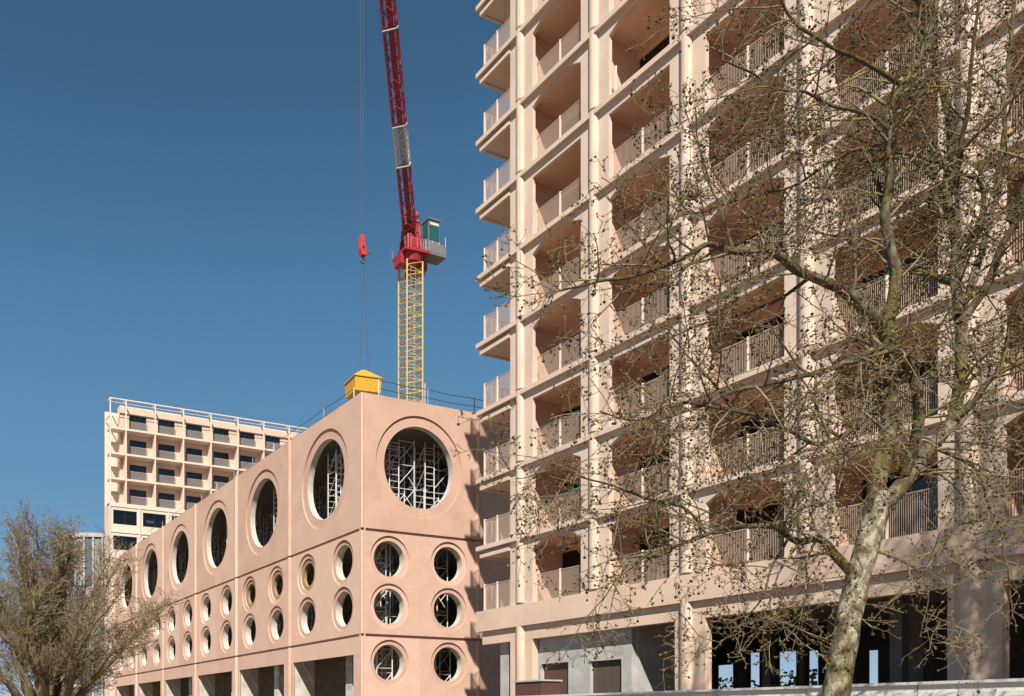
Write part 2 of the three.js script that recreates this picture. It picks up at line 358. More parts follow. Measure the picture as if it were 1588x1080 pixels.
// guard rails on the roof edge
function guardRail(a, b, n, label) {
  const t = thing('roof_guard_rail', label, 'guard rail', 'temporary guard rails on the salmon block');
  const d = b.clone().sub(a);
  for (let i = 0; i <= n; i++) { const p = a.clone().addScaledVector(d, i / n); part('post', bar(p, p.clone().add(V(0, 1.05, 0)), .03, 6), i % 3 ? M.greyPaint : M.steel, t); }
  for (const y of [.55, 1.0]) for (let i = 0; i < n; i++) {
    const p = a.clone().addScaledVector(d, i / n), q = a.clone().addScaledVector(d, (i + 1) / n), m = p.clone().add(q).multiplyScalar(.5);
    part('rail', merge([bar(p.clone().add(V(0, y, 0)), m.clone().add(V(0, y - .05, 0)), .018), bar(m.clone().add(V(0, y - .05, 0)), q.clone().add(V(0, y, 0)), .018)]), M.dark, t);
  }
}
guardRail(V(XT + 1.2, PTOP - .1, PZ - .22), V(XT + 14, PTOP - .1, PZ - .22), 4, 'thin guard rail on roof edge above the largest round opening');
guardRail(V(XT + .22, PTOP - .35, PZ - 1.2), V(XT + .22, PTOP - .35, PZ - 50), 14, 'thin guard rail along the long roof edge with six round openings');

// ---------------------------------------------------------------- apartment building behind
{
  const ZH = -95, X0 = 23.54, XA = 25.43, B = 3.43, N = 8, rec = 1.15;
  const t = thing('apartment_building', 'cream apartment building with grid of balconies behind the salmon block', 'building');
  const XE = XA + B * N, lev = [26.1, 28.95, 31.8, 34.65], PT = 37.94;
  const rnd = rng(4);
  // lower body
  const winG = box(0, 2.75, 0, 1.6, -.01, .01), frG = merge([box(-.03, 2.78, -.06, 0, -.03, .03), box(-.03, 2.78, 1.6, 1.66, -.03, .03), ...[-.03, 1.35, 2.75].map((x) => box(x, x + .05, 0, 1.6, -.029, .029))]);
  const bodyH = [[22.4, 23.7], [19.3, 20.8], [16.4, 17.9], [25.3, 26.1]];
  const rows = [23.7, 20.8, 17.9];
  let prev = 25.875;
  for (const yb of rows) {
    part('wall', box(X0, XE, yb + 1.6, prev, ZH - .3, ZH), M.white, t); prev = yb;
    for (let k = 0; k < N; k++) {
      const x = X0 + .4 + 3.45 * k;
      part('wall', box(x - (k ? .7 : .4), x, yb, yb + 1.599, ZH - .3, ZH), M.white, t);
      const w = part('window', winG, M.glass, t); w.position.set(x, yb, ZH - .15); part('window_frame', frG, M.frame, w);
      if (rnd() < .8) part('paper_sheet', box(x + .3 + rnd() * .8, x + .55 + rnd() * .3 + .8, yb + .5, yb + .8, ZH - .25, ZH - .24), M.steel, t);
    }
    part('band', box(X0 - .05, XE, yb + 1.95, yb + 2.1, ZH, ZH + .08), M.white, t);
  }
  part('wall', box(X0, XE, 0, prev, ZH - .3, ZH), M.white, t);
  for (let k = 0; k <= N; k++) part('strip', box(X0 + k * 3.45 - .05, X0 + k * 3.45 + .08, 15, 26.05, ZH + .001, ZH + .1), M.white, t);
  part('side_wall', box(X0, X0 + .3, 0, 26.09, ZH - 2.2, ZH - .301), M.white, t);
  part('rear_wall', box(X0, XE, 0, 37, ZH - 2.5, ZH - 2.201), M.white, t);
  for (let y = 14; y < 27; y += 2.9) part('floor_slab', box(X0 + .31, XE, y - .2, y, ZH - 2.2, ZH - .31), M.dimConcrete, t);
  // upper floors behind the balcony grid
  const wG = box(0, 2.0, 0, 2.0, -.01, .01), fG = merge([box(0, 2, 0, .08, -.03, .03), box(0, 2, 1.9, 2, -.03, .03), ...[0, .62, 1.3, 1.93].map((x) => box(x, x + .07, .08, 1.9, -.031, .031))]);
  const bal = [], nB = 24; for (let i = 0; i <= nB; i++) bal.push(new THREE.BoxGeometry(.03, 1.15, .02).translate(i * 2.06 / nB - .03, .6, 0));
  const balG = merge([...bal, new THREE.BoxGeometry(2.1, .04, .04).translate(1, 1.18, 0)]);
  lev.forEach((y, f) => {
    const yt = f < 3 ? lev[f + 1] - .22 : 37.45;
    part('balcony_slab', box(X0, XE, y - .22, y, ZH - rec - .2, ZH), M.white, t);
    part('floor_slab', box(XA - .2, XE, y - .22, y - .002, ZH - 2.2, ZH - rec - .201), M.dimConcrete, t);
    for (let k = -1; k <= N; k++) part('fin', box(k < 0 ? X0 : XA + k * B - .07, k < 0 ? X0 + .14 : XA + k * B + .07, y, (f < 3 ? lev[f + 1] - .22 : PT - .121), ZH - (k < 0 || f === 3 ? .14 : rec), ZH - .004), M.white, t);
    part('wall', box(25.0, XA + .7, y, yt, ZH - rec - .2, ZH - rec), M.hotelWall, t);
    for (let k = 0; k < N; k++) {
      const x = XA + k * B + .7, mm = M.hotelWall;
      part('wall', box(x + 2, x + B + (k === N - 1 ? -.7 : 0), y, yt, ZH - rec - .2, ZH - rec), mm, t);
      part('wall', box(x, x + 2, y + 2.02, yt, ZH - rec - .2, ZH - rec), mm, t);
      const w = part('window', wG, M.glass, t); w.position.set(x, y + .01, ZH - rec - .1); part('window_frame', fG, M.frame, w);
      const bl = rnd(); if (bl < .6) part('blind', box(.1, 1.9, 1.9 - 1.75 * (bl < .3 ? .45 + bl : bl), 1.88, -.2, -.17), bl < .35 ? M.blind : M.hotelBar, w);
      const r = part('railing', balG, M.hotelBar, t, 'stuff'); r.position.set(x, y, ZH - rec + .12);
    }
    part('side_wall', box(25.0, 25.2, y, yt, ZH - 2.2, ZH - rec - .201), M.white, t);
    const er = part('railing', merge([0, .2, .4, .6, .8, 1, 1.2, 1.4].map((x) => new THREE.BoxGeometry(.03, 1, .02).translate(x, .5, 0))), M.slat, t, 'stuff'); er.position.set(X0 + .2, y, ZH - .1);
  });
  part('roof', box(25.0, XE, 37.451, 37.6, ZH - 2.2, ZH - rec), M.white, t);
  part('pergola_beam', box(X0, XE, PT - .12, PT, ZH - .15, ZH), M.white, t);
  for (let k = -1; k <= N; k++) { const x = k < 0 ? X0 + .07 : XA + k * B; part('pergola_beam', box(x - .06, x + .06, PT - .119, PT - .002, ZH - 1.1, ZH - .151), M.white, t); }
  part('pergola_beam', box(X0, X0 + .1, 35.9, 36.0, ZH - 2, ZH - .15), M.white, t);
  part('pergola_beam', box(X0, XE, PT - .5, PT - .45, ZH - .1, ZH - .05), M.white, t);
}

// ---------------------------------------------------------------- round grey building at the far left
{
  const c = at(150, 1115, 112), R = 5.2, Ht = 24.4;
  const t = thing('round_building', 'round grey building with tall vertical panels behind the bare tree', 'building', null, [c.x, 0, c.z]);
  const n = 30, g = std(.3, .3, .29, .6, { map: mapC }), gl = std(.1, .12, .14, .15);
  for (let i = 0; i < n; i++) {
    const a = i / n * Math.PI * 2, w = 2 * R * Math.tan(Math.PI / n);
    for (let k = 0; k < 4; k++) {
      const m = part('wall_panel', panelG(w), (i * 7 + k * 3) % 5 < 2 ? gl : g, t); m.position.set(Math.sin(a) * R, k * Ht / 4, Math.cos(a) * R); m.rotation.y = a;
    }
    const s = part('mullion', mulG(), M.concrete, t); s.position.set(Math.sin(a + Math.PI / n) * (R + .08), 0, Math.cos(a + Math.PI / n) * (R + .08)); s.rotation.y = a + Math.PI / n;
  }
  function panelG(w) { return panelG.g ??= box(-w / 2, w / 2, .06, Ht / 4 - .06, -.1, .05); }
  function mulG() { return mulG.g ??= box(-.12, .12, 0, Ht, -.15, .15); }
  part('roof', new THREE.CylinderGeometry(R + .3, R + .3, .5, 48).translate(0, Ht + .25, 0), M.concrete, t);
  part('core', new THREE.CylinderGeometry(R - .3, R - .3, Ht, 32).translate(0, Ht / 2, 0), M.dimConcrete, t);
}

// ---------------------------------------------------------------- tower crane
const P0 = at(637, 392, 85), P1 = at(560, -430, 62);
{
  const t = thing('tower_crane', 'tower crane with yellow lattice mast and steep red jib', 'crane', null, [P0.x, 0, P0.z]);
  const a = .87, yTop = P0.y - 1.2;
  const rot = (g) => g.rotateY(-.09);
  const C = [[-a, -a], [a, -a], [a, a], [-a, a]];
  // mast in lattice sections
  const sec = 3.2, chord = C.map(([x, z]) => bar(V(x, 0, z), V(x, sec, z), .1, 4)), lace = [];
  for (let i = 0; i < 4; i++) {
    const [x0, z0] = C[i], [x1, z1] = C[(i + 1) % 4];
    for (const k of [0, 1, 2]) { const y = k * sec / 3; lace.push(bar(V(x0, y, z0), V(x1, y + sec / 6, z1), .05), bar(V(x1, y + sec / 6, z1), V(x0, y + sec / 3, z0), .05)); lace.push(bar(V(x0, y, z0), V(x1, y, z1), .045)); }
  }
  const lad = [bar(V(-.25, 0, .5), V(-.25, sec, .5), .03), bar(V(.25, 0, .5), V(.25, sec, .5), .03)]; for (let y = .2; y < sec; y += .35) lad.push(bar(V(-.25, y, .5), V(.25, y, .5), .02));
  const secG = rot(merge([...chord, ...lace])), ladG = rot(merge(lad));
  for (let y = yTop - sec; y > -sec; y -= sec) {
    const m = part('mast_section', secG, M.yellowMast, t); m.position.y = y; if (y < 0) { m.position.y = 0; m.scale.y = (y + sec) / sec; }
    const l = part('ladder', ladG, M.greyPaint, m);
  }
  part('cable_pipe', rot(bar(V(a + .25, 0, a), V(a + .25, yTop - 12, a), .05)), M.white, t);
  // slewing platform, tower head
  const py = yTop;
  part('slewing_ring', new THREE.CylinderGeometry(1.25, 1.05, .7, 20).translate(0, py + .35, 0), M.red, t);
  part('platform', rot(merge([box(-1.35, 1.35, py + .7, py + .95, -1.35, 1.35), box(-1.5, -1.1, py - .35, py + .7, -.7, .7), box(1.25, 1.7, py - .45, py + .55, -.9, .3)])), M.red, t);
  const rails = []; for (const x of [-1.35, -.7, 0, .7, 1.35]) rails.push(bar(V(x, py + 1, 1.35), V(x, py + 1.9, 1.35), .025), bar(V(x, py + 1, -1.35), V(x, py + 1.9, -1.35), .025));
  rails.push(bar(V(-1.35, py + 1.9, 1.35), V(1.35, py + 1.9, 1.35), .02), bar(V(-1.35, py + 1.9, 1.35), V(-1.35, py + 1.9, -1.35), .02));
  part('platform_rail', rot(merge(rails)), M.greyPaint, t);
  // head frame carrying the jib foot, winch behind
  const head = [];
  for (const x of [-.75, .75]) for (const [za, zb] of [[-.9, -.2], [.9, .3]]) head.push(bar(V(x, py + 1, za), V(x * .7, py + 5.2, zb), .13));
  for (let k = 1; k < 5; k++) for (const z of [-.5, .6]) head.push(bar(V(-.7, py + k, z), V(.7, py + k + .8, z), .08), bar(V(-.75, py + k, z), V(.75, py + k, z), .09));
  head.push(box(-.6, .6, py + 1, py + 2.6, -1.2, .9), box(-.5, .4, py + 2.9, py + 3.8, -.6, .7));
  part('tower_head', rot(merge(head.map((g) => { const q = g.index ? g.toNonIndexed() : g; return q; }))), M.red, t);
  part('winch', rot(merge([box(.3, .9, py + 1.0, py + 2.0, -.9, .2), new THREE.CylinderGeometry(.35, .35, 1.0, 16).rotateZ(Math.PI / 2).translate(-.2, py + 1.5, -1.0)])), M.red, t);
  // counter jib pointing away
  const dir = V(P1.x - P0.x, 0, P1.z - P0.z).normalize(), back = dir.clone().negate();
  const cj = []; const side = V(dir.z, 0, -dir.x);
  for (const s of [-.7, .7]) cj.push(bar(side.clone().multiplyScalar(s).setY(py + .9), back.clone().multiplyScalar(2.8).addScaledVector(side, s).setY(py + .9), .14));
  for (let k = 0; k < 2; k++) cj.push(bar(back.clone().multiplyScalar(k).addScaledVector(side, -.7).setY(py + .9), back.clone().multiplyScalar(k + .8).addScaledVector(side, .7).setY(py + .9), .07));
  part('counter_jib', merge(cj), M.red, t);
  part('counterweight', box(-1.0, 1.0, py + .2, py + 1.5, -.4, .4).rotateY(Math.atan2(back.x, back.z)).translate(back.x * 2.6, 0, back.z * 2.6), M.red, t);
  // cab on the right with its platform
  const cab = part('cab', box(1.5, 2.85, py + 2.3, py + 4.45, -.2, .9), M.platformGrey, t);
  part('cab_glass', merge([box(1.57, 2.78, py + 2.45, py + 4.38, .902, .93), box(1.47, 1.498, py + 2.7, py + 4.3, -.05, .8), box(2.852, 2.88, py + 2.6, py + 4.3, -.05, .8)]), std(.02, .09, .09, .1), cab);
  part('roof', box(1.42, 2.93, py + 4.452, py + 4.56, -.3, 1.0), M.platformGrey, cab);
  part('window_sticker', box(1.65, 2.7, py + 3.95, py + 4.2, .931, .936), M.white, cab);
  const pr = []; for (const x of [1.0, 1.8, 2.6, 3.35]) pr.push(bar(V(x, py + 1.0, 1.15), V(x, py + 2.2, 1.15), .025)); pr.push(bar(V(3.4, py + 2.9, 1.1), V(3.4, py + 2.9, -.3), .025), bar(V(3.4, py + 1.0, -.3), V(3.4, py + 2.9, -.3), .025), bar(V(3.4, py + 1.0, 1.1), V(3.4, py + 2.9, 1.1), .025));
  part('cab_platform', merge([box(.8, 3.45, py + .85, py + 1.0, -.4, 1.2), box(1.0, 3.42, py + 1.05, py + 1.95, 1.16, 1.19), box(1.5, 2.85, py + 1.0, py + 2.29, -.2, .9), box(2.9, 3.4, py + 2.0, py + 2.3, -.1, .8)]), M.platformGrey, t);
  part('cab_platform_rail', merge(pr.map((g) => g)), M.steel, t);
  // jib: four chords, lattice, one pale section
  const J0 = V(0, P0.y + 1.2, 0), J1 = V(P1.x - P0.x, P1.y, P1.z - P0.z), jd = J1.clone().sub(J0), L = jd.length(), ax = jd.clone().normalize();
  const sd = V(ax.z, 0, -ax.x).normalize(), up = sd.clone().cross(ax).normalize();
  const pt = (q, u, v) => J0.clone().addScaledVector(ax, q).addScaledVector(sd, u).addScaledVector(up, v);
  const qOf = (py2) => { let lo = 0, hi = L; for (let i = 0; i < 40; i++) { const m = (lo + hi) / 2, p = pt(m, 0, 0); p.x += P0.x; p.z += P0.z; const dep = p.x * Math.sin(YAW) - p.z * Math.cos(YAW); const y = PCY - (p.y - EYE) / dep * FOC; if (y > py2) lo = m; else hi = m; } return lo; };
  const cuts = [0, qOf(257), qOf(195), qOf(45), L * .75, L];
  for (let s = 0; s < cuts.length - 1; s++) {
    const q0 = cuts[s] + .06, q1 = cuts[s + 1] - .06, g = [], w = .56, K = Math.max(2, Math.round((q1 - q0) / 1.0));
    for (const [u, v] of [[-w, -w], [w, -w], [w, w], [-w, w]]) g.push(bar(pt(q0, u, v), pt(q1, u, v), .075, 5));
    const gl = [];
    for (let k = 0; k < K; k++) {
      const a0 = q0 + (q1 - q0) * k / K, a1 = q0 + (q1 - q0) * (k + 1) / K;
      const F4 = [[-w, -w, w, -w], [w, -w, w, w], [w, w, -w, w], [-w, w, -w, -w]];
      for (const [u0, v0, u1, v1] of F4) gl.push(bar(pt(a0, k % 2 ? u0 : u1, k % 2 ? v0 : v1), pt(a1, k % 2 ? u1 : u0, k % 2 ? v1 : v0), .045), bar(pt(a0, u0, v0), pt(a0, u1, v1), .035));
    }
    const m = part('jib_section', merge([...g, ...gl]), s === 1 ? M.white : M.red, t);
    if (s < 4 && s !== 0) part('joint_frame', merge([[-w, -w, w, -w], [w, -w, w, w], [w, w, -w, w], [-w, w, -w, -w]].map(([a1, b1, a2, b2]) => bar(pt(cuts[s], a1 * 1.1, b1 * 1.1), pt(cuts[s], a2 * 1.1, b2 * 1.1), .07))), M.greyPaint, m);
    part('walkway', merge([box(-.25, .25, 0, q1 - q0, -.02, .02)].map((b0) => { const mtx = new THREE.Matrix4().makeBasis(sd, ax, up); b0.applyMatrix4(mtx); const o = pt(q0, 0, -.5); return b0.translate(o.x, o.y, o.z); })), s === 1 ? M.greyPaint : M.red, m);
  }
  const hk = at(562, 368, 62);
  for (const dx of [-.12, .12]) part('hoist_rope', bar(V(P1.x - P0.x + dx, P1.y, P1.z - P0.z), V(hk.x - P0.x + dx, hk.y, hk.z - P0.z), .014, 5), M.rope, t);
}
{
  const s = 62, top = at(562, 367, s), bot = at(564, 407, s);
  const t = thing('crane_hook', 'red crane hook block hanging on the hoist ropes', 'crane hook', null, [top.x, bot.y, top.z]);
  const h = top.y - bot.y;
  const sh = new THREE.Shape(); sh.moveTo(-.1, .5); sh.lineTo(.26, .5); sh.lineTo(.24, .8); sh.lineTo(.08, h - .5); sh.lineTo(.16, h - .25); sh.lineTo(.06, h); sh.lineTo(-.14, h); sh.lineTo(-.18, h - .3); sh.lineTo(-.22, .9); sh.closePath();
  part('block', new THREE.ExtrudeGeometry(sh, { depth: .36, bevelEnabled: true, bevelSize: .03, bevelThickness: .03 }).translate(0, 0, -.18), M.redHook, t);
  part('sheave', new THREE.CylinderGeometry(.12, .12, .44, 16).rotateX(Math.PI / 2).translate(-.02, 1.0, 0), M.dark, t);
  const hook = new THREE.TorusGeometry(.17, .05, 8, 20, Math.PI * 1.45).rotateZ(-Math.PI * .95).translate(.05, .1, 0);
  part('hook', merge([hook, new THREE.CylinderGeometry(.06, .06, .35, 10).translate(.05, .42, 0)]), M.dark, t);
  part('guide', bar(V(.2, .62, 0), V(.62, .72, .1), .04, 6), M.dark, t);
}
{
  const s = 62, c = at(563, 614, s), hk = at(563.5, 408, s);
  const t = thing('yellow_skip', 'yellow metal skip with sloped lid hanging above the roof corner', 'skip', null, [c.x, c.y, c.z]);
  const w = 1.05, d = .95, h = 1.05, lid = V(.25, 1.85, 0);
  const frustum = (w0, d0, y0, w1, d1, y1) => { const g = new THREE.CylinderGeometry(Math.SQRT1_2 * 2, Math.SQRT1_2 * 2, 1, 4, 1).rotateY(Math.PI / 4); const p = g.attributes.position; for (let i = 0; i < p.count; i++) { const k = p.getY(i) > 0; p.setXYZ(i, p.getX(i) * (k ? w1 : w0), k ? y1 : y0, p.getZ(i) * (k ? d1 : d0)); } const q = g.toNonIndexed(); q.computeVertexNormals(); return q; };
  const yaw = -.12;
  part('tub', frustum(w * .95, d * .95, 0, w * .98, d * .98, h).rotateY(yaw), M.yellow, t);
  part('lid', frustum(w + .05, d + .05, h, .2, .2, 1.78).rotateY(yaw), M.yellow, t);
  part('rim', merge([box(-w - .04, w + .04, h - .05, h + .02, d, d + .05), box(-w - .04, w + .04, h - .05, h + .02, -d - .05, -d), box(w, w + .05, h - .05, h + .02, -d, d), box(-w - .05, -w, h - .05, h + .02, -d, d)]).rotateY(yaw), M.yellow, t);
  const ap = V(0, 1.75, 0), up = hk.clone().sub(c);
  for (const [x, z] of [[.38, .1], [-.32, .15]]) part('sling', bar(V(x * 1.1, 1.6, z), V(up.x, up.y, up.z), .018, 5), M.rope, t);
  for (const x of [-.35, .4]) part('lifting_eye', new THREE.TorusGeometry(.09, .025, 6, 14).translate(x, 1.62, .1), M.dark, t);
}

// ---------------------------------------------------------------- hoarding and site things in front of the tower
{
  const t = thing('site_hoarding', 'white ribbed metal hoarding in front of the tower ground floor', 'hoarding');
  const X = 16.75, hgt = 2.3, n = 14, len = 2.0;
  const ribs = [box(0, .03, .05, hgt, 0, len - .015)]; for (let y = .2; y < hgt - .1; y += .17) ribs.push(box(-.03, 0, y, y + .09, .01, len - .03));
  const g = merge(ribs);
  for (let i = 0; i < n; i++) { const p = part('sheet', g, i % 4 === 1 ? M.hoard : M.hoard, t); p.position.set(X + (i % 3) * .006, 0, -29 + i * len); part('post', box(.03, .1, 0, hgt + .0, -.04, .04), M.greyPaint, p); }
  part('top_rail', box(X - .05, X + .08, hgt, hgt + .05, -29, -29 + n * len), M.steel, t);
}
{
  const a = at(834, 1057, 32.2);
  const t = thing('site_cabinet', 'dark red brown metal cabinet standing before the grey ground floor wall', 'cabinet', null, [a.x, 0, a.z]);
  const h = at(850, 1057, 32.2).y;
  part('body', box(-.9, 0, .1, h - .06, -.2, 1.2), M.brown, t);
  part('top', box(-.95, .04, h - .06, h, -.25, 1.25), M.concrete, t);
  part('door', box(-.93, -.902, .2, h - .15, .0, .95), M.brown, t);
  part('plinth', box(-.85, -.05, 0, .1, -.15, 1.15), M.dark, t);
}

// ---------------------------------------------------------------- trees
class Wood {                                                        // collects tapered tubes
  constructor() { this.p = []; this.n = []; this.c = []; this.i = []; this.u = []; }
  tube(pts, radii, sides, colorAt, rough = 0) {
    let prevN = null, along = 0; const base0 = this.p.length / 3, N = pts.length;
    for (let k = 0; k < N; k++) {
      const T = (k < N - 1 ? pts[k + 1].clone().sub(pts[k]) : pts[k].clone().sub(pts[k - 1]));
      if (k > 0 && k < N - 1) T.add(pts[k].clone().sub(pts[k - 1])); T.normalize();
      if (k) along += pts[k].distanceTo(pts[k - 1]);
      let nn = prevN ? prevN.clone().addScaledVector(T, -prevN.dot(T)) : (Math.abs(T.y) < .9 ? V(0, 1, 0) : V(1, 0, 0)).cross(T);
      nn.normalize(); prevN = nn; const b = T.clone().cross(nn);
      for (let s = 0; s <= (sides > 6 ? sides : sides - 1); s++) {
        const a = s / sides * Math.PI * 2, d = nn.clone().multiplyScalar(Math.cos(a)).addScaledVector(b, Math.sin(a));
        let r = radii[k]; if (rough) r *= 1 + rough * noise.noise(pts[k].x * 3 + Math.cos(a) * 1.3, pts[k].y * 2.2, pts[k].z * 3 + Math.sin(a) * 1.3);
        const q = pts[k].clone().addScaledVector(d, r);
        this.p.push(q.x, q.y, q.z); this.n.push(d.x, d.y, d.z); this.c.push(...colorAt(q, radii[k])); this.u.push(s / sides * Math.max(1, Math.round(radii[0] * 6.28 / .6)) , along / .6);
      }
    }
    const m = sides > 6 ? sides + 1 : sides;
    for (let k = 0; k < N - 1; k++) for (let s = 0; s < sides; s++) {
      const a = base0 + k * m + s, b = base0 + k * m + (sides > 6 ? s + 1 : (s + 1) % sides); this.i.push(a, b, a + m, b, b + m, a + m);
    }
  }
  geo() { const g = new THREE.BufferGeometry(); g.setAttribute('position', new THREE.Float32BufferAttribute(this.p, 3)); g.setAttribute('normal', new THREE.Float32BufferAttribute(this.n, 3)); g.setAttribute('color', new THREE.Float32BufferAttribute(this.c, 3)); g.setAttribute('uv', new THREE.Float32BufferAttribute(this.u, 2)); g.setIndex(this.i); return g; }
}
const barkMat = new THREE.MeshStandardMaterial({ vertexColors: true, roughness: .9 });
const bark = (() => {                                               // flaking plane bark: pale patches with dark edges, fine cracks
  const n = 512, c = new Uint8Array(n * n * 4), h = new Uint8Array(n * n * 4), r = rng(77);
  const tl = (x, y, f, g, z) => { const a = x / n, b = y / n, q = (i, j) => noise.noise((a + i) * f, (b + j) * g, z); return q(0, 0) * (1 - a) * (1 - b) + q(-1, 0) * a * (1 - b) + q(0, -1) * (1 - a) * b + q(-1, -1) * a * b; };
  for (let y = 0; y < n; y++) for (let x = 0; x < n; x++) {
    const p = tl(x, y, 6, 4, 1) + .5 * tl(x, y, 14, 9, 5) + .25 * tl(x, y, 34, 24, 9), f = tl(x, y, 60, 22, 13) + .6 * tl(x, y, 120, 60, 17), e = Math.exp(-Math.pow(p / .035, 2)), e2 = Math.exp(-Math.pow((p - .28) / .03, 2));
    const k = (p > 0 ? 1.02 : .8) + (p > .28 ? .1 : 0) - .2 * e - .16 * e2 + .22 * f + .08 * (r() - .5), v = Math.max(0, Math.min(1, k * .85)), i = (y * n + x) * 4;
    c[i] = 255 * v; c[i + 1] = 255 * v * (.97 + .03 * (p > 0 ? 1 : 0)); c[i + 2] = 255 * v * (p > 0 ? .98 : .9); c[i + 3] = 255;
    const b = Math.max(0, Math.min(255, 140 + 70 * (p > 0 ? -1 : 1) * Math.min(1, Math.abs(p) * 8) * .5 + 90 * f)); h[i] = h[i + 1] = h[i + 2] = b; h[i + 3] = 255;
  }
  const T = (d, srgb) => { const t = new THREE.DataTexture(d, n, n); if (srgb) t.colorSpace = THREE.SRGBColorSpace; t.wrapS = t.wrapT = THREE.RepeatWrapping; t.magFilter = THREE.LinearFilter; t.minFilter = THREE.LinearMipmapLinearFilter; t.generateMipmaps = true; t.needsUpdate = true; return t; };
  return new THREE.MeshStandardMaterial({ vertexColors: true, roughness: .92, map: T(c, true), bumpMap: T(h, false), bumpScale: .012 });
})();
const mix3 = (a, b, t) => [a[0] + (b[0] - a[0]) * t, a[1] + (b[1] - a[1]) * t, a[2] + (b[2] - a[2]) * t];
const sst = (a, b, x) => { const t = Math.min(1, Math.max(0, (x - a) / (b - a))); return t * t * (3 - 2 * t); };
function barkColor(pal) {
  return (q, r) => {
    const n1 = noise.noise(q.x * 2.1, q.y * 1.4, q.z * 2.1), n2 = noise.noise(q.x * 9, q.y * 6 + 7, q.z * 9), n3 = noise.noise(q.x * 1.3 + 40, q.y * 1.1, q.z * 1.3), n4 = noise.noise(q.x * 28, q.y * 17 + 3, q.z * 28);
    let c = mix3(pal.base, pal.pale, sst(-.3, .25, n1 * .5 + n2 * .7) * (r > .13 ? 1 : r > .05 ? .3 : .2));
    c = mix3(c, pal.moss, sst(.05, .4, n3 + n2 * .35) * pal.mossiness * (r > .13 ? .4 : r > .012 ? 1 : .25));
    const k = 1 + .35 * n4; return [c[0] * k, c[1] * k, c[2] * k];
  };
}
const smooth = (pts, per) => new THREE.CatmullRomCurve3(pts, false, 'centripetal').getPoints(Math.max(2, per));
// grows side branches on a limb; returns nothing, fills wood arrays and bud positions
function sprout(ctx, pts, radii, level) {
  const { r, cfg } = ctx; const L = cfg.levels[level]; if (!L) return;
  let len = 0; for (let k = 1; k < pts.length; k++) len += pts[k].distanceTo(pts[k - 1]);
  const count = Math.max(L.min ?? 1, Math.round(len * L.perMetre));
  for (let n = 0; n < count; n++) {
    const f = (L.from ?? .15) + (1 - (L.from ?? .15)) * Math.pow((n + r()) / count, L.bias ?? .9), x = Math.min(f, .999) * (pts.length - 1), k = Math.floor(x), o = pts[k].clone().lerp(pts[k + 1], x - k);
    const T = pts[k + 1].clone().sub(pts[k]).normalize();
    const rnd = V(r() - .5, r() - .5, r() - .5).normalize(); rnd.addScaledVector(T, -rnd.dot(T)).normalize();
    const d = T.clone().multiplyScalar(L.along * (.6 + .8 * r())).addScaledVector(rnd, 1).add(V(0, L.lift, 0)).normalize();
    const ll = L.len[0] + (L.len[1] - L.len[0]) * r() * r() + (L.len[1] - L.len[0]) * .35 * r();
    grow(ctx, o, d, ll * (1 - .35 * f), Math.min(radii[k] * .7, L.rad * (.7 + .6 * r())), level);
  }
}
function grow(ctx, o, d, len, rad, level) {
  const { r, cfg } = ctx, L = cfg.levels[level], seg = L.seg, pts = [o.clone()], radii = [rad]; let dir = d.clone(), p = o.clone();
  for (let k = 1; k <= seg; k++) {
    dir.add(V((r() - .5) * L.wob, (r() - .5) * L.wob + L.droop, (r() - .5) * L.wob)).normalize();
    p = p.clone().addScaledVector(dir, len / seg); pts.push(p); radii.push(Math.max(rad * (1 - .8 * k / seg), L.minRad));
  }
  ctx.wood[Math.min(level, ctx.wood.length - 1)].tube(pts, radii, L.sides, ctx.color);
  if (cfg.levels[level + 1]) sprout(ctx, pts, radii, level + 1);
  const nb = level === cfg.levels.length - 1 ? cfg.buds : 1;
  for (let b = 0; b < nb; b++) { const k = b === 0 ? seg : 1 + Math.floor(r() * seg); ctx.buds.push(pts[k].clone().add(V((r() - .5) * .03, (r() - .5) * .03, (r() - .5) * .03))); }
}
function leafGeo(seed) {                                            // small crumpled cluster of opening leaves
  const r = rng(seed), g = []; for (let k = 0; k < 4; k++) { const a = new THREE.TetrahedronGeometry(.5 + r() * .5, 0).scale(1, .45 + r() * .6, .5 + r() * .5).rotateX(r() * 6).rotateY(r() * 6).translate((r() - .5) * .9, (r() - .5) * .9, (r() - .5) * .9); g.push(a); }
  const m = merge(g); m.computeVertexNormals(); return m;
}
